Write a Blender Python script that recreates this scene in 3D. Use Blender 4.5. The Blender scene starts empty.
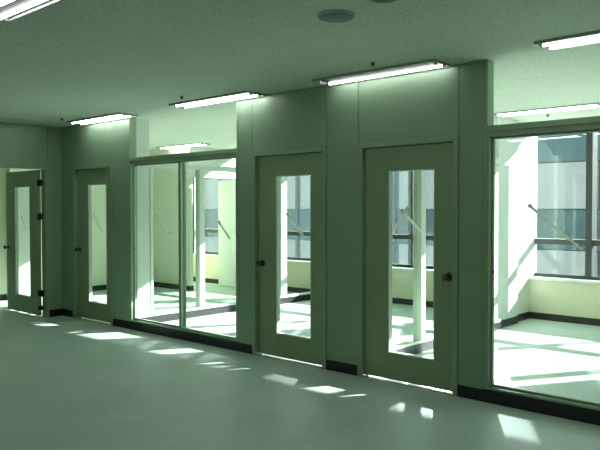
import bpy, bmesh, math, random
from mathutils import Vector, Matrix
random.seed(7)
scene = bpy.context.scene
COL = scene.collection
H = 2.65                      # ceiling height
YW = 4.30                     # plane of the outer windows

# ------------------------------------------------------------------ materials
def new_mat(name):
    m = bpy.data.materials.new(name); m.use_nodes = True
    nt = m.node_tree; nt.nodes.clear()
    out = nt.nodes.new('ShaderNodeOutputMaterial')
    return m, nt, out

def plain(name, col, rough=0.5, metal=0.0, spec=0.5, var=0.04, scale=6.0, bump=0.0, bscale=60.0):
    m, nt, out = new_mat(name)
    b = nt.nodes.new('ShaderNodeBsdfPrincipled')
    b.inputs['Roughness'].default_value = rough
    b.inputs['Metallic'].default_value = metal
    b.inputs['Specular IOR Level'].default_value = spec
    tc = nt.nodes.new('ShaderNodeTexCoord')
    n = nt.nodes.new('ShaderNodeTexNoise'); n.inputs['Scale'].default_value = scale
    n.inputs['Detail'].default_value = 4
    nt.links.new(tc.outputs['Object'], n.inputs['Vector'])
    r = nt.nodes.new('ShaderNodeValToRGB')
    c = Vector(col)
    r.color_ramp.elements[0].color = (*(c * (1 - var)), 1); r.color_ramp.elements[0].position = 0.3
    r.color_ramp.elements[1].color = (*[min(1, x * (1 + var)) for x in c], 1); r.color_ramp.elements[1].position = 0.7
    nt.links.new(n.outputs['Fac'], r.inputs['Fac'])
    nt.links.new(r.outputs['Color'], b.inputs['Base Color'])
    if bump:
        n2 = nt.nodes.new('ShaderNodeTexNoise'); n2.inputs['Scale'].default_value = bscale
        nt.links.new(tc.outputs['Object'], n2.inputs['Vector'])
        bp = nt.nodes.new('ShaderNodeBump'); bp.inputs['Strength'].default_value = bump; bp.inputs['Distance'].default_value = 0.004
        nt.links.new(n2.outputs['Fac'], bp.inputs['Height']); nt.links.new(bp.outputs['Normal'], b.inputs['Normal'])
    nt.links.new(b.outputs['BSDF'], out.inputs['Surface'])
    return m

def glass_mat(name, tint, ior=1.45):
    m, nt, out = new_mat(name)
    tr = nt.nodes.new('ShaderNodeBsdfTransparent'); tr.inputs['Color'].default_value = (*tint, 1)
    gl = nt.nodes.new('ShaderNodeBsdfGlossy'); gl.inputs['Roughness'].default_value = 0.0
    # Schlick reflectance, the same from both sides of the pane
    ge = nt.nodes.new('ShaderNodeNewGeometry'); dt = nt.nodes.new('ShaderNodeVectorMath'); dt.operation = 'DOT_PRODUCT'
    nt.links.new(ge.outputs['Incoming'], dt.inputs[0]); nt.links.new(ge.outputs['Normal'], dt.inputs[1])
    def mth(op, a, b=None):
        k = nt.nodes.new('ShaderNodeMath'); k.operation = op
        nt.links.new(a, k.inputs[0])
        if b is not None: k.inputs[1].default_value = b
        return k.outputs[0]
    cs = mth('ABSOLUTE', dt.outputs['Value'])
    iv = nt.nodes.new('ShaderNodeMath'); iv.operation = 'SUBTRACT'; iv.inputs[0].default_value = 1.0; iv.use_clamp = True
    nt.links.new(cs, iv.inputs[1])
    fres = mth('MULTIPLY_ADD', mth('POWER', iv.outputs[0], 5.0), 0.90)
    fres.node.inputs[2].default_value = 0.035
    mx = nt.nodes.new('ShaderNodeMixShader')
    # a faint unevenness of the pane
    tc = nt.nodes.new('ShaderNodeTexCoord'); n = nt.nodes.new('ShaderNodeTexNoise'); n.inputs['Scale'].default_value = 1.2
    bp = nt.nodes.new('ShaderNodeBump'); bp.inputs['Strength'].default_value = 0.02; bp.inputs['Distance'].default_value = 0.01
    nt.links.new(tc.outputs['Object'], n.inputs['Vector']); nt.links.new(n.outputs['Fac'], bp.inputs['Height'])
    nt.links.new(bp.outputs['Normal'], gl.inputs['Normal'])
    nt.links.new(fres, mx.inputs['Fac'])
    nt.links.new(tr.outputs['BSDF'], mx.inputs[1]); nt.links.new(gl.outputs['BSDF'], mx.inputs[2])
    nt.links.new(mx.outputs['Shader'], out.inputs['Surface'])
    return m

def emit_mat(name, col, strength):
    m, nt, out = new_mat(name)
    e = nt.nodes.new('ShaderNodeEmission'); e.inputs['Color'].default_value = (*col, 1); e.inputs['Strength'].default_value = strength
    nt.links.new(e.outputs['Emission'], out.inputs['Surface'])
    return m

def floor_mat():
    m, nt, out = new_mat('vinyl_floor')
    b = nt.nodes.new('ShaderNodeBsdfPrincipled')
    tc = nt.nodes.new('ShaderNodeTexCoord')
    n1 = nt.nodes.new('ShaderNodeTexNoise'); n1.inputs['Scale'].default_value = 1.6; n1.inputs['Detail'].default_value = 6
    n2 = nt.nodes.new('ShaderNodeTexNoise'); n2.inputs['Scale'].default_value = 45; n2.inputs['Detail'].default_value = 3
    nt.links.new(tc.outputs['Object'], n1.inputs['Vector']); nt.links.new(tc.outputs['Object'], n2.inputs['Vector'])
    r1 = nt.nodes.new('ShaderNodeValToRGB')
    r1.color_ramp.elements[0].position = 0.3; r1.color_ramp.elements[0].color = (0.49, 0.59, 0.525, 1)
    r1.color_ramp.elements[1].position = 0.72; r1.color_ramp.elements[1].color = (0.585, 0.69, 0.62, 1)
    r2 = nt.nodes.new('ShaderNodeValToRGB')
    r2.color_ramp.elements[0].position = 0.35; r2.color_ramp.elements[0].color = (0.93, 0.93, 0.93, 1)
    r2.color_ramp.elements[1].position = 0.65; r2.color_ramp.elements[1].color = (1, 1, 1, 1)
    mul = nt.nodes.new('ShaderNodeMixRGB'); mul.blend_type = 'MULTIPLY'; mul.inputs['Fac'].default_value = 1
    nt.links.new(n1.outputs['Fac'], r1.inputs['Fac']); nt.links.new(n2.outputs['Fac'], r2.inputs['Fac'])
    nt.links.new(r1.outputs['Color'], mul.inputs['Color1']); nt.links.new(r2.outputs['Color'], mul.inputs['Color2'])
    nt.links.new(mul.outputs['Color'], b.inputs['Base Color'])
    rr = nt.nodes.new('ShaderNodeMapRange'); rr.inputs['To Min'].default_value = 0.40; rr.inputs['To Max'].default_value = 0.58
    nt.links.new(n1.outputs['Fac'], rr.inputs['Value']); nt.links.new(rr.outputs['Result'], b.inputs['Roughness'])
    b.inputs['Specular IOR Level'].default_value = 0.45
    bp = nt.nodes.new('ShaderNodeBump'); bp.inputs['Strength'].default_value = 0.06; bp.inputs['Distance'].default_value = 0.01
    n3 = nt.nodes.new('ShaderNodeTexNoise'); n3.inputs['Scale'].default_value = 5
    nt.links.new(tc.outputs['Object'], n3.inputs['Vector'])
    nt.links.new(n3.outputs['Fac'], bp.inputs['Height']); nt.links.new(bp.outputs['Normal'], b.inputs['Normal'])
    nt.links.new(b.outputs['BSDF'], out.inputs['Surface'])
    return m

def ceiling_mat():
    m, nt, out = new_mat('fissured_ceiling_tile')
    b = nt.nodes.new('ShaderNodeBsdfPrincipled'); b.inputs['Roughness'].default_value = 0.9
    b.inputs['Specular IOR Level'].default_value = 0.1
    tc = nt.nodes.new('ShaderNodeTexCoord')
    mp = nt.nodes.new('ShaderNodeMapping'); mp.inputs['Scale'].default_value = (38, 58, 30)
    nt.links.new(tc.outputs['Object'], mp.inputs['Vector'])
    n = nt.nodes.new('ShaderNodeTexNoise'); n.inputs['Scale'].default_value = 1.0; n.inputs['Detail'].default_value = 5; n.inputs['Roughness'].default_value = 0.65
    nt.links.new(mp.outputs['Vector'], n.inputs['Vector'])
    r = nt.nodes.new('ShaderNodeValToRGB')
    r.color_ramp.elements[0].position = 0.30; r.color_ramp.elements[0].color = (0.50, 0.53, 0.465, 1)
    r.color_ramp.elements[1].position = 0.47; r.color_ramp.elements[1].color = (0.815, 0.85, 0.76, 1)
    nt.links.new(n.outputs['Fac'], r.inputs['Fac'])
    # few larger worm holes
    v = nt.nodes.new('ShaderNodeTexVoronoi'); v.inputs['Scale'].default_value = 11; v.inputs['Randomness'].default_value = 1
    nt.links.new(tc.outputs['Object'], v.inputs['Vector'])
    rv = nt.nodes.new('ShaderNodeValToRGB')
    rv.color_ramp.elements[0].position = 0.07; rv.color_ramp.elements[0].color = (0.62, 0.62, 0.62, 1)
    rv.color_ramp.elements[1].position = 0.12; rv.color_ramp.elements[1].color = (1, 1, 1, 1)
    nt.links.new(v.outputs['Distance'], rv.inputs['Fac'])
    # tile joints
    br = nt.nodes.new('ShaderNodeTexBrick'); br.offset = 0.0
    br.inputs['Scale'].default_value = 1.0; br.inputs['Brick Width'].default_value = 0.6; br.inputs['Row Height'].default_value = 0.3
    br.inputs['Mortar Size'].default_value = 0.0035; br.inputs['Mortar Smooth'].default_value = 0.6
    br.inputs['Color1'].default_value = (1, 1, 1, 1); br.inputs['Color2'].default_value = (0.965, 0.97, 0.965, 1); br.inputs['Mortar'].default_value = (0.84, 0.85, 0.84, 1)
    nt.links.new(tc.outputs['Object'], br.inputs['Vector'])
    m1 = nt.nodes.new('ShaderNodeMixRGB'); m1.blend_type = 'MULTIPLY'; m1.inputs['Fac'].default_value = 1
    m2 = nt.nodes.new('ShaderNodeMixRGB'); m2.blend_type = 'MULTIPLY'; m2.inputs['Fac'].default_value = 1
    nt.links.new(r.outputs['Color'], m1.inputs['Color1']); nt.links.new(rv.outputs['Color'], m1.inputs['Color2'])
    nt.links.new(m1.outputs['Color'], m2.inputs['Color1']); nt.links.new(br.outputs['Color'], m2.inputs['Color2'])
    nt.links.new(m2.outputs['Color'], b.inputs['Base Color'])
    bp = nt.nodes.new('ShaderNodeBump'); bp.inputs['Strength'].default_value = 0.35; bp.inputs['Distance'].default_value = 0.004
    nt.links.new(n.outputs['Fac'], bp.inputs['Height']); nt.links.new(bp.outputs['Normal'], b.inputs['Normal'])
    nt.links.new(b.outputs['BSDF'], out.inputs['Surface'])
    return m

def rod_mat():
    m, nt, out = new_mat('milky_plastic_rod')
    d = nt.nodes.new('ShaderNodeBsdfDiffuse'); d.inputs['Color'].default_value = (0.92, 0.92, 0.86, 1)
    t = nt.nodes.new('ShaderNodeBsdfTranslucent'); t.inputs['Color'].default_value = (0.96, 0.96, 0.90, 1)
    mx = nt.nodes.new('ShaderNodeMixShader'); mx.inputs['Fac'].default_value = 0.8
    nt.links.new(d.outputs['BSDF'], mx.inputs[1]); nt.links.new(t.outputs['BSDF'], mx.inputs[2])
    nt.links.new(mx.outputs['Shader'], out.inputs['Surface'])
    return m

M = {
    'panel': plain('pale_green_steel_panel', (0.285, 0.41, 0.275), 0.38, spec=0.5, var=0.025, scale=2.0, bump=0.05, bscale=220),
    'frame': plain('grey_green_frame', (0.305, 0.42, 0.27), 0.35, var=0.02),
    'door': plain('olive_grey_door', (0.315, 0.405, 0.24), 0.42, var=0.03, scale=3.0, bump=0.04, bscale=180),
    'bead': plain('pale_glazing_bead', (0.62, 0.68, 0.60), 0.35, var=0.02),
    'black': plain('black_baseboard', (0.012, 0.012, 0.014), 0.45, var=0.2, scale=20),
    'core': plain('panel_core', (0.30, 0.34, 0.29), 0.8),
    'roomwall': plain('pale_room_wall', (0.74, 0.78, 0.725), 0.55, var=0.02, scale=1.5),
    'palewall': plain('pale_yellow_green_wall', (0.70, 0.735, 0.575), 0.6, var=0.02, scale=1.5),
    'apron': plain('yellow_green_apron_wall', (0.74, 0.71, 0.53), 0.6, var=0.03, scale=2.0),
    'white': plain('white_ledge', (0.78, 0.80, 0.76), 0.4, var=0.02),
    'alu': plain('dark_grey_aluminium', (0.045, 0.05, 0.048), 0.45, metal=0.0, var=0.06),
    'knob': plain('bronze_metal', (0.13, 0.115, 0.085), 0.28, metal=1.0, var=0.1, scale=30),
    'steel': plain('bright_steel', (0.55, 0.56, 0.53), 0.3, metal=1.0),
    'hinge': plain('black_hinge', (0.03, 0.03, 0.022), 0.45, metal=0.5),
    'housing': plain('lamp_housing', (0.42, 0.46, 0.42), 0.4, var=0.02),
    'reflector': plain('lamp_reflector', (0.05, 0.055, 0.05), 0.7, var=0.01),
    'rod': rod_mat(),
    'disc': plain('teal_grey_speaker', (0.20, 0.29, 0.27), 0.6, var=0.06, scale=90),
    'dark': plain('dark_hole', (0.05, 0.06, 0.055), 0.5),
    'rim': plain('pale_rim', (0.55, 0.58, 0.53), 0.4),
    'floor': floor_mat(),
    'ceiling': ceiling_mat(),
    'glass': glass_mat('partition_glass', (0.95, 0.97, 0.96)),
    'outglass': glass_mat('window_glass', (0.88, 0.93, 0.93)),
    'tube': emit_mat('fluorescent_tube', (0.94, 1.0, 0.96), 20.0),
    'spandrel': plain('facade_spandrel', (0.31, 0.30, 0.295), 0.7, var=0.06, scale=0.6),
    'facade': plain('facade_pier', (0.07, 0.105, 0.115), 0.5, var=0.06, scale=0.5),
    'fglass': plain('facade_glass', (0.042, 0.08, 0.088), 0.12, spec=0.5, var=0.4, scale=0.35),
    'ground': plain('street', (0.33, 0.33, 0.32), 0.9, var=0.1, scale=0.3),
}

# ------------------------------------------------------------------ mesh helpers
class MB:
    def __init__(self): self.bm = bmesh.new()
    def box(self, x0, x1, y0, y1, z0, z1, bevel=0.0):
        x0, x1 = min(x0, x1), max(x0, x1); y0, y1 = min(y0, y1), max(y0, y1); z0, z1 = min(z0, z1), max(z0, z1)
        t = bmesh.new()
        r = bmesh.ops.create_cube(t, size=1.0)
        for v in t.verts:
            v.co = Vector(((x0 + x1) / 2 + v.co.x * (x1 - x0), (y0 + y1) / 2 + v.co.y * (y1 - y0), (z0 + z1) / 2 + v.co.z * (z1 - z0)))
        if bevel:
            bmesh.ops.bevel(t, geom=t.edges[:], offset=bevel, segments=1, affect='EDGES')
        self._add(t); return self
    def _add(self, t):
        me = bpy.data.meshes.new('t'); t.to_mesh(me); t.free(); self.bm.from_mesh(me); bpy.data.meshes.remove(me)
    def rod(self, a, b, r, seg=12):
        a, b = Vector(a), Vector(b); d = b - a
        t = bmesh.new()
        bmesh.ops.create_cone(t, cap_ends=True, segments=seg, radius1=r, radius2=r, depth=d.length)
        mat = Matrix.Translation((a + b) / 2) @ d.to_track_quat('Z', 'Y').to_matrix().to_4x4()
        bmesh.ops.transform(t, matrix=mat, verts=t.verts)
        for f in t.faces: f.smooth = len(f.verts) == 4
        self._add(t); return self
    def lathe(self, prof, centre, axis, seg=24):
        # prof: (radius, height along the axis)
        t = bmesh.new(); rings = []
        for (r, h) in prof:
            rings.append([t.verts.new((r * math.cos(2 * math.pi * k / seg), r * math.sin(2 * math.pi * k / seg), h)) for k in range(seg)])
        for i in range(len(rings) - 1):
            for k in range(seg):
                f = t.faces.new((rings[i][k], rings[i][(k + 1) % seg], rings[i + 1][(k + 1) % seg], rings[i + 1][k])); f.smooth = True
        t.faces.new(rings[0][::-1]); t.faces.new(rings[-1])
        bmesh.ops.recalc_face_normals(t, faces=t.faces)
        mat = Matrix.Translation(Vector(centre)) @ Vector(axis).to_track_quat('Z', 'Y').to_matrix().to_4x4()
        bmesh.ops.transform(t, matrix=mat, verts=t.verts)
        self._add(t); return self
    def build(self, name, mat, parent=None):
        vs = self.bm.verts
        if parent is None:
            xs = [v.co.x for v in vs]; ys = [v.co.y for v in vs]; zs = [v.co.z for v in vs]
            org = Vector(((min(xs) + max(xs)) / 2, (min(ys) + max(ys)) / 2, min(zs)))
        else:
            org = ORG[parent.name]
        for v in vs: v.co -= org
        me = bpy.data.meshes.new(name); self.bm.to_mesh(me); self.bm.free()
        me.materials.append(M[mat])
        o = bpy.data.objects.new(name, me); COL.objects.link(o)
        ORG[o.name] = org
        if parent is None: o.location = org
        else: o.parent = parent
        return o
ORG = {}
def tag(o, label, cat=None, group=None, kind=None):
    o['label'] = label
    if cat: o['category'] = cat
    if group: o['group'] = group
    if kind: o['kind'] = kind
    return o
def thing(name, loc, label, cat=None, group=None, kind=None):
    o = bpy.data.objects.new(name, None); o.empty_display_size = 0.2; COL.objects.link(o)
    o.location = loc; ORG[o.name] = Vector(loc)
    return tag(o, label, cat, group, kind)
def frame_boxes(mb, x0, x1, z0, z1, y0, y1, w, bottom=True, bevel=0.002):
    mb.box(x0, x0 + w, y0, y1, z0, z1, bevel); mb.box(x1 - w, x1, y0, y1, z0, z1, bevel)
    mb.box(x0 + w, x1 - w, y0, y1, z1 - w, z1, bevel)
    if bottom: mb.box(x0 + w, x1 - w, y0, y1, z0, z0 + w, bevel)
    return mb
def copy_tree(o):
    c = o.copy(); COL.objects.link(c)
    for ch in list(o.children):
        d = ch.copy(); COL.objects.link(d); d.parent = c
        for g in ch.children:
            e = g.copy(); COL.objects.link(e); e.parent = d
    return c
ST = 'structure'

# ------------------------------------------------------------------ shell
X_BACK = -8.95
XE, YL = 5.2, -7.6            # right end and near-left limits of the corridor
tag(MB().box(-13.0, XE + 0.2, YL - 0.2, 4.6, -0.25, 0.0).build('floor', 'floor'), 'grey-green vinyl floor running through corridor and rooms', 'floor', kind=ST)
tag(MB().box(-13.0, XE + 0.2, YL - 0.2, 4.335, H, H + 0.35).build('ceiling', 'ceiling'), 'white fissured tile ceiling over corridor and rooms', 'ceiling', kind=ST)
tag(MB().box(X_BACK, XE, YL - 0.12, YL, 0, H).build('wall_left', 'panel'), 'plain corridor wall behind the viewer', 'wall', kind=ST)
tag(MB().box(XE, XE + 0.12, YL - 0.12, 4.6, 0, H).build('wall_near', 'panel'), 'end wall of the corridor on the viewer\'s side', 'wall', kind=ST)

# module positions along the partition (measured)
D1 = (-8.655, -7.665); D2 = (-5.075, -4.08); D3 = (-3.71, -2.708)
W1 = (-7.275, -5.312); W2 = (-2.462, -0.49)
DIV = (-7.46, -3.87, -0.15)
T0, T1 = 0.0, 0.10            # partition thickness
ZH = 2.09                     # top of the door frames

wall = thing('wall_right', (-4.0, 0.05, 0), 'pale green steel panel partition with doors and glazing along the corridor', 'wall', kind=ST)
def panel(x0, x1, z0, z1):
    g = 0.0025
    MB().box(x0 + g, x1 - g, T0, T0 + 0.018, z0 + g, z1 - g, 0.0015).box(x0 + g, x1 - g, T1 - 0.018, T1, z0 + g, z1 - g, 0.0015).build('wall_panel', 'panel', wall)
def core(x0, x1, z0, z1): MB().box(x0, x1, T0 + 0.012, T1 - 0.012, z0, z1).build('panel_core', 'core', wall)
zt = H
panel(X_BACK + 0.001, D1[0], 0, zt); core(X_BACK + 0.001, D1[0], 0, zt)
MB().box(X_BACK - 0.098, X_BACK + 0.004, 0.0005, T1, 0, zt).build('corner_post', 'panel', wall)
for d in (D1, D2, D3):
    panel(d[0], d[1], ZH, zt); core(d[0], d[1], ZH + 0.002, zt)
panel(D1[1], W1[0] - 0.03, 0, zt); core(D1[1], W1[0] - 0.03, 0, zt)
panel(W1[1] + 0.03, D2[0], 0, zt); core(W1[1] + 0.03, D2[0], 0, zt)
panel(D2[1], D3[0], 0, zt); core(D2[1], D3[0], 0, zt)
panel(D3[1], W2[0] - 0.03, 0, zt); core(D3[1], W2[0] - 0.03, 0, zt)
panel(W2[1] + 0.03, 1.2, 0, zt); core(W2[1] + 0.03, 1.2, 0, zt)
panel(1.2, 3.2, 0, zt); core(1.2, 3.2, 0, zt)
panel(3.2, XE, 0, zt); core(3.2, XE, 0, zt)
for x0, x1 in ((W1[0] - 0.03, W1[0]), (W1[1], W1[1] + 0.03), (W2[0] - 0.03, W2[0]), (W2[1], W2[1] + 0.03)):
    MB().box(x0, x1, T0 - 0.002, T1 + 0.002, 0.1, zt, 0.002).build('end_post', 'frame', wall)

# black baseboards along the partition and below the glazing
bb = thing('baseboard_right', (-4.0, -0.01, 0), 'black baseboard along the foot of the corridor partition', 'baseboard', kind=ST)
for x0, x1 in ((X_BACK, D1[0]), (D1[1], D2[0]), (D2[1], D3[0]), (D3[1], XE)):
    MB().box(x0 + 0.001, x1 - 0.001, -0.008, -0.0005, 0, 0.095, 0.002).build('baseboard_strip', 'black', bb)
MB().box(W1[0] - 0.03, W1[1] + 0.03, 0.0, T1 + 0.006, 0, 0.1).build('window_curb', 'black', bb)
MB().box(W2[0] - 0.03, W2[1] + 0.03, 0.0, T1 + 0.006, 0, 0.1).build('window_curb', 'black', bb)
for x0, x1 in ((D1[1], W1[0] - 0.03), (W1[1] + 0.03, D2[0]), (D2[1], D3[0]), (D3[1], W2[0] - 0.03)):
    MB().box(x0 + 0.001, x1 - 0.001, T1 + 0.0005, T1 + 0.008, 0, 0.095).build('baseboard_strip', 'black', bb)
MB().box(X_BACK, D1[0] - 0.001, T1 + 0.0005, T1 + 0.008, 0, 0.095).build('baseboard_strip', 'black', bb)

# ------------------------------------------------------------------ doors in the partition
def knob(parent, x, y, z, side, key=False):
    r = MB().lathe([(0.034, 0.0), (0.034, 0.006), (0.026, 0.012)], (x, y, z), (0, -1, 0)).build('rose', 'knob', parent)
    k = MB().lathe([(0.012, 0.010), (0.012, 0.034), (0.022, 0.040), (0.028, 0.052), (0.028, 0.062), (0.020, 0.072), (0.008, 0.075)], (x, y, z), (0, -1, 0)).build('knob', 'knob', parent)
    MB().lathe([(0.034, 0.0), (0.034, 0.006), (0.026, 0.012)], (x, y + 0.042, z), (0, 1, 0)).lathe([(0.012, 0.010), (0.012, 0.034), (0.028, 0.052), (0.028, 0.062), (0.012, 0.074)], (x, y + 0.042, z), (0, 1, 0)).build('knob', 'knob', parent)
    if key:
        MB().box(x - 0.006 + side * 0.012, x + 0.006 + side * 0.012, y - 0.085, y - 0.078, z - 0.075, z - 0.02, 0.001).rod((x, y - 0.07, z), (x + side * 0.012, y - 0.083, z - 0.02), 0.003, 6).build('key', 'steel', parent)

def make_door(n, d, glass_x, knob_x, hinge_x, label, key=False):
    x0, x1 = d
    t = thing('door_%d' % n, ((x0 + x1) / 2, 0.05, 0), label, 'door', kind=ST)
    fw = 0.05
    fr = MB()
    fr.box(x0, x0 + fw, -0.012, T1 + 0.012, 0, ZH, 0.003).box(x1 - fw, x1, -0.012, T1 + 0.012, 0, ZH, 0.003)
    fr.box(x0 + fw, x1 - fw, -0.012, T1 + 0.012, ZH - fw, ZH, 0.003)
    # stop
    fr.box(x0 + fw, x0 + fw + 0.012, 0.078, T1, 0, ZH - fw).box(x1 - fw - 0.012, x1 - fw, 0.078, T1, 0, ZH - fw)
    fr.box(x0 + fw, x1 - fw, 0.078, T1, ZH - fw - 0.012, ZH - fw)
    fr.build('door_frame', 'frame', t)
    g = 0.005
    l0, l1 = x0 + fw + g, x1 - fw - g
    y0, y1 = 0.034, 0.074
    zb, zt_ = 0.017, ZH - fw - 0.005
    gx0, gx1 = glass_x; gz0, gz1 = 0.245, 1.835
    leaf = MB()
    leaf.box(l0, gx0, y0, y1, zb, zt_).box(gx1, l1, y0, y1, zb, zt_).box(gx0, gx1, y0, y1, zb, gz0).box(gx0, gx1, y0, y1, gz1, zt_)
    lf = leaf.build('door_leaf', 'door', t)
    bd = MB(); frame_boxes(bd, gx0, gx1, gz0, gz1, y0 - 0.005, y1 + 0.005, 0.012, bevel=0.001)
    bd.build('glazing_bead', 'bead', lf)
    MB().box(gx0 + 0.012, gx1 - 0.012, 0.051, 0.057, gz0 + 0.012, gz1 - 0.012).build('glass_pane', 'glass', lf)
    s = 1 if knob_x > (x0 + x1) / 2 else -1
    knob(t, knob_x, y0, 0.95, -s, key)
    for z in (0.28, 1.05, 1.82):
        MB().rod((hinge_x, T1 + 0.004, z - 0.05), (hinge_x, T1 + 0.004, z + 0.05), 0.007, 8).build('hinge', 'hinge', t)
    MB().box(x0 + fw, x1 - fw, 0.0, T1, 0, 0.004).build('threshold', 'steel', t)
    return t
make_door(1, D1, (-8.31, -7.855), -8.53, D1[1] - 0.05, 'closed grey-green door with tall glass strip, nearest the far corner')
make_door(2, D2, (-4.765, -4.295), -4.957, D2[1] - 0.05, 'closed olive door with glass strip, between double glazing and second door', key=True)
make_door(3, D3, (-3.405, -2.94), -2.815, D3[0] + 0.05, 'closed olive door with knob on its right, left of the large right glazing', key=True)

# ------------------------------------------------------------------ glazed bays of the partition
def make_bay(n, w, label):
    x0, x1 = w
    t = thing('window_%d' % n, ((x0 + x1) / 2, 0.05, 0.1), label, 'interior window', kind=ST)
    fr = MB()
    # frame: head (with a stepped top), sill and jambs
    fr.box(x0, x1, -0.004, T1 + 0.004, 2.095, 2.14, 0.002).box(x0, x1, 0.006, T1 - 0.006, 2.055, 2.095, 0.002)
    fr.box(x0, x0 + 0.014, 0.0, T1, 0.1, 2.095, 0.002).box(x1 - 0.014, x1, 0.0, T1, 0.1, 2.095, 0.002)
    fr.box(x0 + 0.014, x1 - 0.014, 0.0, T1, 0.1, 0.118, 0.002)
    fr.build('window_frame', 'frame', t)
    xm = (x0 + x1) / 2
    for i, (a, b, ya) in enumerate(((x0 + 0.014, xm + 0.028, 0.052), (xm - 0.028, x1 - 0.014, 0.014))):
        lw, rw = ((0.010, 0.052), (0.052, 0.010))[i]
        s = MB()
        s.box(a, a + lw, ya, ya + 0.032, 0.118, 2.055, 0.002).box(b - rw, b, ya, ya + 0.032, 0.118, 2.055, 0.002)
        s.box(a + lw, b - rw, ya, ya + 0.032, 0.118, 0.132, 0.001).box(a + lw, b - rw, ya, ya + 0.032, 2.041, 2.055, 0.001)
        so = s.build('sash', 'frame', t)
        MB().box(a + lw, b - rw, ya + 0.013, ya + 0.019, 0.132, 2.041).build('glass_pane', 'glass', so)
        be = MB(); frame_boxes(be, a + lw - 0.003, b - rw + 0.003, 0.129, 2.044, ya - 0.004, ya + 0.012, 0.008, bevel=0.0)
        be.build('glazing_bead', 'bead', so)
        lx = a + 0.017
        MB().box(lx - 0.005, lx + 0.005, ya - 0.006, ya, 1.0, 1.025, 0.002).build('latch', 'dark', so)
    return t
make_bay(1, W1, 'two-sash interior glazing between the first and second closed doors')
make_bay(2, W2, 'large interior glazing at the right edge, open above its head rail')

# ------------------------------------------------------------------ back wall with the open door
BW0, BW1 = X_BACK - 0.10, X_BACK
DY = (-1.205, -0.205)
wb = thing('wall_back', (X_BACK, -4, 0), 'pale green panel wall across the far end of the corridor', 'wall', kind=ST)
def bpanel(y0, y1, z0, z1):
    g = 0.0025
    MB().box(BW1 - 0.018, BW1, y0 + g, y1 - g, z0 + g, z1 - g, 0.0015).box(BW0, BW0 + 0.018, y0 + g, y1 - g, z0 + g, z1 - g, 0.0015).build('wall_panel', 'panel', wb)
    MB().box(BW0 + 0.012, BW1 - 0.012, y0, y1, z0 + 0.001, z1).build('panel_core', 'core', wb)
bpanel(DY[1], -0.001, 0, H); bpanel(DY[0], DY[1], ZH, H)
y = DY[0]
while y > YL + 0.1:
    bpanel(max(YL, y - 1.2), y, 0, H); y -= 1.2
b2 = thing('baseboard_back', (X_BACK, -4, 0), 'black baseboard at the foot of the far end wall', 'baseboard', kind=ST)
MB().box(BW1 + 0.0005, BW1 + 0.008, DY[1] + 0.001, -0.009, 0, 0.095, 0.002).build('baseboard_strip', 'black', b2)
MB().box(BW1 + 0.0005, BW1 + 0.008, YL + 0.01, DY[0] - 0.001, 0, 0.095, 0.002).build('baseboard_strip', 'black', b2)

t = thing('door_4', (X_BACK - 0.05, (DY[0] + DY[1]) / 2, 0), 'open door with tall glass strip and black hinges in the far end wall', 'door', kind=ST)
fw = 0.045
MB().box(BW0 - 0.01, BW1 + 0.01, DY[0], DY[0] + fw, 0, ZH, 0.003).box(BW0 - 0.01, BW1 + 0.01, DY[1] - fw, DY[1], 0, ZH, 0.003).box(BW0 - 0.01, BW1 + 0.01, DY[0] + fw, DY[1] - fw, ZH - 0.035, ZH, 0.003).build('door_frame', 'frame', t)
# the leaf stands open into the next room, square to the wall
LX0, LX1, LY = -10.05, -9.075, -0.29
gx0, gx1, gz0, gz1 = -9.78, -9.31, 0.25, 1.83
leaf = MB()
leaf.box(LX0, gx0, LY, LY + 0.04, 0.017, 2.048).box(gx1, LX1, LY, LY + 0.04, 0.017, 2.048).box(gx0, gx1, LY, LY + 0.04, 0.017, gz0).box(gx0, gx1, LY, LY + 0.04, gz1, 2.048)
lf = leaf.build('door_leaf', 'door', t)
bd = MB(); frame_boxes(bd, gx0, gx1, gz0, gz1, LY - 0.005, LY + 0.045, 0.012, bevel=0.001); bd.build('glazing_bead', 'bead', lf)
MB().box(gx0 + 0.012, gx1 - 0.012, LY + 0.017, LY + 0.023, gz0 + 0.012, gz1 - 0.012).build('glass_pane', 'glass', lf)
knob(lf, LX0 + 0.055, LY, 0.94, 1)
for z in (0.12, 0.33, 1.40, 1.87):
    hh = 0.085 if z > 0.2 else 0.05
    MB().box(LX1 - 0.022, BW0 + 0.010, LY - 0.004, LY + 0.001, z - hh / 2, z + hh / 2, 0.001).rod((LX1 + 0.014, LY - 0.006, z - hh / 2), (LX1 + 0.014, LY - 0.006, z + hh / 2), 0.009, 10).box(BW0 - 0.006, BW0 + 0.03, LY - 0.003, DY[1] - fw + 0.001, z - hh / 2, z + hh / 2).build('hinge', 'hinge', t)

# ------------------------------------------------------------------ walls of the rooms behind
XW = -11.2
ww = thing('wall_west', (XW, 0, 0), 'pale wall of the room behind the open door', 'wall', kind=ST)
MB().box(XW - 0.12, XW, -4.0, 4.2, 0, H).build('wall_panel', 'palewall', ww)
MB().box(XW, XW + 0.16, 0.22, 0.62, 0, H, 0.003).build('pilaster', 'roomwall', ww)
MB().box(XW + 0.0005, XW + 0.01, -3.99, 0.215, 0, 0.095).build('baseboard_strip', 'black', ww)
MB().box(XW + 0.0005, XW + 0.01, 0.63, 2.99, 0, 0.095).build('baseboard_strip', 'black', ww)
MB().box(XW + 0.0005, XW + 0.01, 3.10, 4.14, 0, 0.095).build('baseboard_strip', 'black', ww)
tag(MB().box(XW - 0.12, BW0, -4.12, -4.0, 0, H).build('wall_side', 'roomwall'), 'side wall of the room beyond the open door', 'wall', kind=ST)

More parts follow.
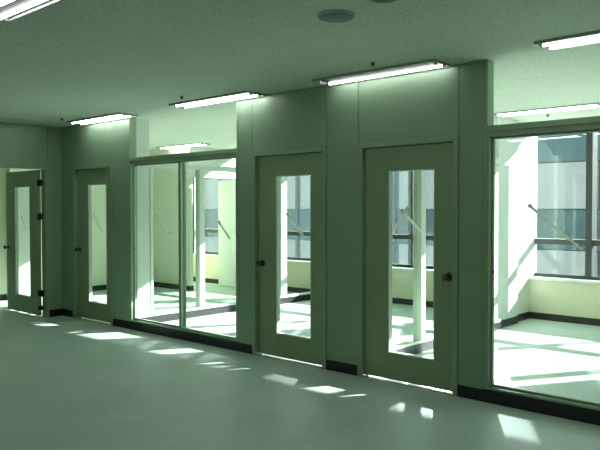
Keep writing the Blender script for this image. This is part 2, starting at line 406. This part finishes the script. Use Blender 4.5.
# small closet-like bay at the end of the first room
XC = -9.86
wf = thing('wall_far', (-10.6, 3.04, 0), 'pale partition with doorway at the end of the far left room', 'wall', kind=ST)
MB().box(XW + 0.001, XC, 3.0, 3.08, 0, H).build('wall_panel', 'palewall', wf)
MB().box(XC - 0.08, XC, 3.08, 4.14, 2.09, H).build('header', 'roomwall', wf)
MB().box(XW + 0.012, XC + 0.002, 2.99, 2.9995, 0, 0.095).box(XC + 0.0005, XC + 0.01, 2.99, 3.08, 0, 0.095).build('baseboard_strip', 'black', wf)
t = thing('door_5', (XC, 3.98, 0), 'flush pale door leaf standing open before the far left window', 'door', kind=ST)
lf = MB().box(-10.16, -9.28, 3.95, 3.99, 0.012, 2.06, 0.002).build('door_leaf', 'roomwall', t)
MB().box(-10.155, -9.285, 3.944, 3.9495, 0.53, 0.545).box(-10.155, -9.285, 3.944, 3.9495, 1.06, 1.075).build('rail', 'white', t)
knob(t, -9.34, 3.95, 0.95, -1)

def divider(n, X, label):
    """dividing wall between two rooms: full-height stub, glazed part to door height, solid end by the window"""
    y1s, yg, ye = 0.40, 3.08, 4.14
    if n == 3: yg = ye = 4.139
    wd = thing('wall_divider' if n == 3 else 'wall_divider', (X, 2, 0), label[0], 'wall', kind=ST)
    MB().box(X - 0.04, X + 0.04, T1 + 0.009, y1s, 0, H, 0.002).build('wall_panel', 'roomwall', wd)
    if n != 3: MB().box(X - 0.09, X - 0.005, yg, 3.66, 0, H, 0.002).build('wall_panel', 'roomwall', wd)
    if n != 3: MB().box(X - 0.085, X - 0.055, 3.66, ye, 0, H, 0.002).build('wall_panel', 'roomwall', wd)
    b = MB()
    for s in (-1, 1):
        b.box(X + s * 0.0405, X + s * 0.048, T1 + 0.009, y1s, 0, 0.095)
    if n != 3: b.box(X - 0.0045, X + 0.004, yg + 0.001, 3.668, 0, 0.095).box(X - 0.0545, X - 0.046, 3.6685, ye, 0, 0.095)
    if n != 3: b.box(X - 0.099, X - 0.0905, yg + 0.001, 3.668, 0, 0.095).box(X - 0.094, X - 0.0855, 3.6685, ye, 0, 0.095)
    b.build('baseboard_strip', 'black', wd)
    w = thing('window_%d' % n, (X, 1.7, 0), label[1], 'interior window', kind=ST)
    MB().box(X - 0.045, X + 0.045, y1s, yg, 0, 0.095).build('baseboard_strip', 'black', w)
    MB().box(X - 0.04, X + 0.04, y1s + 0.001, yg - 0.001, 2.045, 2.115, 0.002).build('head_rail', 'roomwall', w)
    MB().box(X - 0.04, X + 0.04, y1s + 0.001, yg - 0.001, 0.0955, 0.125, 0.002).build('sill_rail', 'roomwall', w)
    posts = [(y1s + 0.001, y1s + 0.045), (1.225, 1.315), (2.92, 3.05), (yg - 0.05, yg - 0.001)] if n == 3 else [(y1s + 0.001, y1s + 0.045), (1.225, 1.315), (yg - 0.13, yg - 0.001)]
    for y0, y1 in posts:
        MB().box(X - 0.05, X + (0.05 if y0 < 2 else 0.0), y0, y1, 0.125, 2.045, 0.003).build('post', 'roomwall', w)
    for y0, y1 in [(p[1] + 0.004, q[0] - 0.004) for p, q in zip(posts, posts[1:])]:
        MB().box(X - 0.003, X + 0.003, y0, y1, 0.128, 2.042).build('glass_pane', 'glass', w)
divider(3, DIV[0], ('pale dividing wall ends either side of the glazing behind the double sash', 'glazed room divider seen through the two-sash glazing'))
divider(4, DIV[1], ('pale dividing wall with sun patches left of the right-hand window', 'glazed room divider seen through the door left of the right glazing'))
wd = thing('wall_divider', (DIV[2], 2, 0), 'solid dividing wall beyond the right picture edge', 'wall', kind=ST)
MB().box(DIV[2] - 0.085, DIV[2] - 0.055, T1 + 0.009, 4.135, 0, H).build('wall_panel', 'roomwall', wd)

# outer wall: apron, sill and glazing, one bay per room
def outer_bay(n, x0, x1, mull, names):
    w = thing('window_%d' % n, ((x0 + x1) / 2, YW, 0.55), names, 'window', kind=ST)
    f = MB()
    ya, yb = YW, YW + 0.035
    f.box(x0, x1, ya, yb, 0.57, 0.615).box(x0, x1, ya, yb, H - 0.022, H)
    f.build('window_frame', 'alu', w)
    MB().box(x0, x1, ya, yb + 0.045, 1.018, 1.09).build('transom', 'alu', w)
    MB().box(x0, x1, ya - 0.004, ya + 0.02, 1.0905, 1.097).build('transom_trim', 'white', w)
    for mx in mull:
        MB().box(mx - 0.042, mx + 0.042, ya - 0.02, yb + 0.13, 0.615, H - 0.022, 0.002).build('mullion', 'alu', w)
    MB().box(x0, x1, ya + 0.014, ya + 0.020, 0.615, H - 0.028).build('glass_pane', 'outglass', w)
    MB().box(x0, x1, 4.13, YW + 0.10, 0.535, 0.57, 0.003).build('window_sill', 'white', w)
wa = thing('wall_outer', (-4, 4.2, 0), 'yellow-green apron wall below the outer windows', 'wall', kind=ST)
bo = thing('baseboard_outer', (-4, 4.13, 0), 'black baseboard along the apron wall below the outer windows', 'baseboard', kind=ST)

EL, ER = -0.0545, -0.0855       # faces of the divider ends, left and right of a bay
bays = [(6, XW, XC - 0.001, [], 'outer window of the narrow bay at far left'),
        (7, XC + 0.001, DIV[0] + ER, [-8.98, -7.62], 'outer window seen through the second closed door'),
        (8, DIV[0] + EL, DIV[1] + ER, [-7.32, -5.94, -4.55], 'outer window seen through the door left of the right glazing'),
        (9, DIV[1] + EL, DIV[2] + ER, [-3.19, -1.85, -0.50], 'outer window with dark mullion behind the large right glazing'),
        (10, DIV[2] + EL, 3.3, [0.8, 1.9, 2.9], 'outer window beyond the right picture edge')]
for n, a, b, ms, lab in bays:
    outer_bay(n, a + 0.001, b - 0.001, ms, lab)
    MB().box(a, b, 4.15, 4.45, 0, 0.535).build('apron_panel', 'apron', wa)
    MB().box(a + 0.010, b - 0.010, 4.1405, 4.1495, 0, 0.09).build('baseboard_strip', 'black', bo)
MB().box(XW - 0.9, XW, 4.15, 4.45, 0, H).build('pier', 'roomwall', wa)
MB().box(3.3, XE, 4.15, 4.45, 0, H).build('pier', 'roomwall', wa)
for X in DIV:
    MB().box(X - 0.085, X - 0.055, 4.14, YW + 0.07, 0, H).build('pier', 'roomwall', wa)

# ------------------------------------------------------------------ diagonal rods across the glass
def rod(pts, label):
    a, b = Vector(pts[0]), Vector(pts[1]); d = (b - a).normalized()
    tt = thing('diagonal_rod', a, label, 'rod', 'diagonal rods across the glazing')
    MB().rod(a, b, 0.012, 10).build('shaft', 'rod', tt)
    MB().lathe([(0.010, -0.004), (0.017, 0.0), (0.017, 0.012), (0.011, 0.018)], a + Vector((0, 0.012, 0)), (0, -1, 0), 16).build('end_fitting', 'rod', tt)
    return tt
yr = 0.087
rod(((-2.16, yr, 1.523), (-1.77, yr, 1.207)), 'long pale diagonal rod with round end across the large right glazing')
rod(((-6.91, yr + 0.01, 1.45), (-6.60, yr + 0.01, 1.22)), 'faint pale diagonal rod in the left sash of the double glazing')
rod(((-5.70, yr, 1.36), (-5.52, yr, 1.18)), 'faint pale diagonal rod in the right sash of the double glazing')
rod(((-8.25, 0.075, 1.42), (-8.04, 0.075, 1.20)), 'thin diagonal rod behind the glass of the door nearest the far corner')
rod(((-4.655, 0.075, 1.45), (-4.425, 0.075, 1.23)), 'pale diagonal rod behind the glass of the door beside the double glazing')
rod(((-3.24, 0.075, 1.51), (-3.39, 0.075, 1.29)), 'pale rod rising to the right, crossing another behind the door with the right-hand knob')
rod(((-3.31, 0.10, 1.485), (-3.11, 0.10, 1.30)), 'pale rod falling to the right, crossing another behind the door with the right-hand knob')
rod(((-9.67, LY + 0.045, 1.40), (-9.52, LY + 0.045, 1.22)), 'thin diagonal rod behind the glass of the open far door')

# ------------------------------------------------------------------ ceiling lights
def make_light(label):
    L, W = 1.23, 0.27
    tt = thing('ceiling_light', (0, 0, H), label, 'ceiling light', 'fluorescent ceiling lights')
    hs = MB()
    z0, z1 = H - 0.020, H
    hs.box(0, L, 0, 0.012, z0, z1).box(0, L, W - 0.012, W, z0, z1).box(0, 0.012, 0.012, W - 0.012, z0, z1).box(L - 0.012, L, 0.012, W - 0.012, z0, z1)
    hs.build('housing', 'housing', tt)
    MB().box(0.012, L - 0.012, 0.012, W - 0.012, H - 0.006, H - 0.001).build('reflector', 'reflector', tt)
    for yy in (0.075, W - 0.075):
        tb = MB().rod((0.035, yy, H - 0.019), (L - 0.035, yy, H - 0.019), 0.009, 10).build('tube', 'tube', tt)
        for xx in (0.012, L - 0.036):
            MB().box(xx, xx + 0.022, yy - 0.012, yy + 0.012, H - 0.030, H - 0.006, 0.002).build('lamp_holder', 'rim', tt)
    return tt
proto = make_light('')
lights = [(-8.27, -0.30, 'fluorescent ceiling light above the door nearest the far corner'),
          (-6.07, -0.30, 'fluorescent ceiling light above the double glazing'),
          (-3.99, -0.30, 'fluorescent ceiling light above the two right-hand doors'),
          (-1.97, -0.30, 'fluorescent ceiling light cut by the right picture edge'),
          (-4.07, -3.245, 'fluorescent ceiling light in the top left corner of the picture'),
          (-10.45, 2.70, 'fluorescent ceiling light of the far left room above its head rail'),
          (-4.0 + 0.22 - 0.02, 2.76, 'fluorescent ceiling light inside the room behind the large right glazing'),
          (-6.2, -3.245, 'added fluorescent light brightening the corridor, unseen beyond the left picture edge'),  # this and the next three are unseen extras, added to brighten the corridor
          (-1.97, -3.245, 'added fluorescent light brightening the corridor, unseen above the top picture edge'),
          (-5.1, -5.9, 'added fluorescent light brightening the corridor, unseen behind the viewer on the left'),
          (-1.97, -5.9, 'added fluorescent light brightening the corridor, unseen behind the viewer on the right')]
for i, (x, y, lab) in enumerate(lights):
    o = proto if i == 0 else copy_tree(proto)
    o.location = (x, y, H); o['label'] = lab
    if i == 2:                                     # this one runs on its wall-side tube only
        gone = [c for c in o.children if c.name.startswith('tube')][0]
        bpy.data.objects.remove(gone)

# ------------------------------------------------------------------ small ceiling fittings
def make_sprinkler():
    tt = thing('ceiling_sprinkler', (0, 0, H), '', 'sprinkler', 'ceiling sprinklers')
    MB().lathe([(0.024, -0.02), (0.024, 0.004), (0.016, 0.008)], (0, 0, H), (0, 0, -1), 20).build('escutcheon', 'rim', tt)
    MB().lathe([(0.014, 0.006), (0.014, 0.016), (0.008, 0.022), (0.018, 0.025), (0.018, 0.030)], (0, 0, H), (0, 0, -1), 16).build('sprinkler_head', 'dark', tt)
    return tt
sp = make_sprinkler()
for i, (x, y, lab) in enumerate(((-3.17, -0.52, 'small dark sprinkler above the light over the right-hand doors'),
                                 (-5.55, -0.53, 'small dark sprinkler beside the light over the double glazing'),
                                 (-7.99, -0.51, 'small dark sprinkler nearest the far corner'),
                                 (-3.34, 3.29, 'small sprinkler on the ceiling of the room behind the right glazing'))):
    o = sp if i == 0 else copy_tree(sp)
    o.location = (x, y, H); o['label'] = lab
tt = thing('ceiling_speaker', (-2.57, -1.71, H), 'round teal-grey ceiling disc, whole, above the middle doors', 'ceiling speaker')
MB().lathe([(0.112, 0.0), (0.112, 0.010), (0.104, 0.014)], (-2.57, -1.71, H), (0, 0, -1), 40).build('rim', 'rim', tt)
MB().lathe([(0.102, 0.012), (0.102, 0.018), (0.080, 0.022), (0.02, 0.023)], (-2.57, -1.71, H), (0, 0, -1), 40).build('grille', 'disc', tt)
tt = thing('downlight', (-2.17, -1.79, H), 'dark round recessed fitting with pale rim, cut by the top edge', 'downlight')
rb = bmesh.new()
MB().lathe([(0.092, 0.0), (0.092, 0.006), (0.080, 0.008), (0.072, 0.004)], (-2.17, -1.79, H), (0, 0, -1), 40).build('rim', 'rim', tt)
MB().lathe([(0.072, 0.0), (0.072, 0.005), (0.03, 0.005)], (-2.17, -1.79, H), (0, 0, -1), 32).build('lens', 'dark', tt)

# ------------------------------------------------------------------ outside: street and the building opposite
tag(MB().box(-110, 60, 4.6, 140, -12.2, -12).build('ground', 'ground'), 'grey street far below the windows', 'ground', kind=ST)
YB = 26.0
bl = thing('opposite_building', (-28, YB, -12), 'office building opposite with pale panels and blue-green glass bands', 'building')
MB().box(-75, 12, YB + 0.25, YB + 12, -12, 8.2).build('facade_wall', 'facade', bl)
bay = 3.6
x = -75.0
while x < 11:
    for z0, z1 in ((1.5, 3.6), (5.4, 7.6), (-2.5, -0.4), (-6.4, -4.3)):
        if -62 < x < 4 and z1 > -3 and z0 < 6:
            MB().box(x + 0.22, x + bay - 0.22, YB, YB + 0.25, z0, z1, 0.02).build('spandrel_panel', 'spandrel', bl)
    for z0, z1 in ((-0.4, 1.5), (3.6, 5.4)):
        if -62 < x < 4:
            MB().box(x + 0.1, x + bay - 0.1, YB + 0.12, YB + 0.2, z0 + 0.05, z1 - 0.05).build('window_band', 'fglass', bl)
    x += bay
MB().box(-75, 12, YB - 0.1, YB + 12, 8.2, 8.6).build('parapet', 'spandrel', bl)

# ------------------------------------------------------------------ light
SUN_DIR = Vector((-0.60, -1.0, -0.53))
def sun(name, d, e, col, ang):
    l = bpy.data.lights.new(name, 'SUN'); l.energy = e; l.color = col; l.angle = math.radians(ang)
    o = bpy.data.objects.new(name, l); COL.objects.link(o)
    o.rotation_euler = Vector(d).to_track_quat('-Z', 'Y').to_euler(); o.location = (4, 12, 9)
    return o
sun('sun', SUN_DIR, 30.0, (1.0, 0.985, 0.93), 0.53)
# weaker second sun lamp, added to stand in for sun reflected off glass dividers
sun('sun_reflected', Vector((0.60, -1.0, -0.53)), 3.0, (0.95, 1.0, 0.97), 0.6)
w = bpy.data.worlds.new('sky'); scene.world = w; w.use_nodes = True
bg = w.node_tree.nodes['Background']; bg.inputs['Color'].default_value = (0.83, 1.0, 0.97, 1); bg.inputs['Strength'].default_value = 3.0

# ------------------------------------------------------------------ camera
F, YAW, PIT, ROL, CY, CZ = 680.71, 0.73683554, 0.02326061, -0.00082748, -4.8629, 1.49961
fwd = Vector((-math.sin(YAW) * math.cos(PIT), math.cos(YAW) * math.cos(PIT), -math.sin(PIT)))
R = Vector((math.cos(YAW), math.sin(YAW), 0)); U = R.cross(fwd)
R2 = math.cos(ROL) * R + math.sin(ROL) * U; U2 = -math.sin(ROL) * R + math.cos(ROL) * U
cd = bpy.data.cameras.new('camera'); cam = bpy.data.objects.new('camera', cd); COL.objects.link(cam)
cd.sensor_width = 36; cd.sensor_fit = 'HORIZONTAL'; cd.lens = 36 * F / 600; cd.clip_start = 0.05; cd.clip_end = 400
m = Matrix((R2, U2, -fwd)).transposed().to_4x4(); m.translation = Vector((0, CY, CZ)); cam.matrix_world = m
scene.camera = cam

vs = scene.view_settings
scene.display_settings.display_device = 'sRGB'
vs.view_transform = 'Standard'; vs.look = 'None'; vs.exposure = 0.0; vs.gamma = 1.0; vs.use_curve_mapping = False
c = scene.cycles
c.max_bounces = 12; c.diffuse_bounces = 6; c.glossy_bounces = 6; c.transmission_bounces = 8; c.transparent_max_bounces = 24
c.caustics_reflective = False; c.caustics_refractive = False; c.sample_clamp_indirect = 6.0
c.use_denoising = True
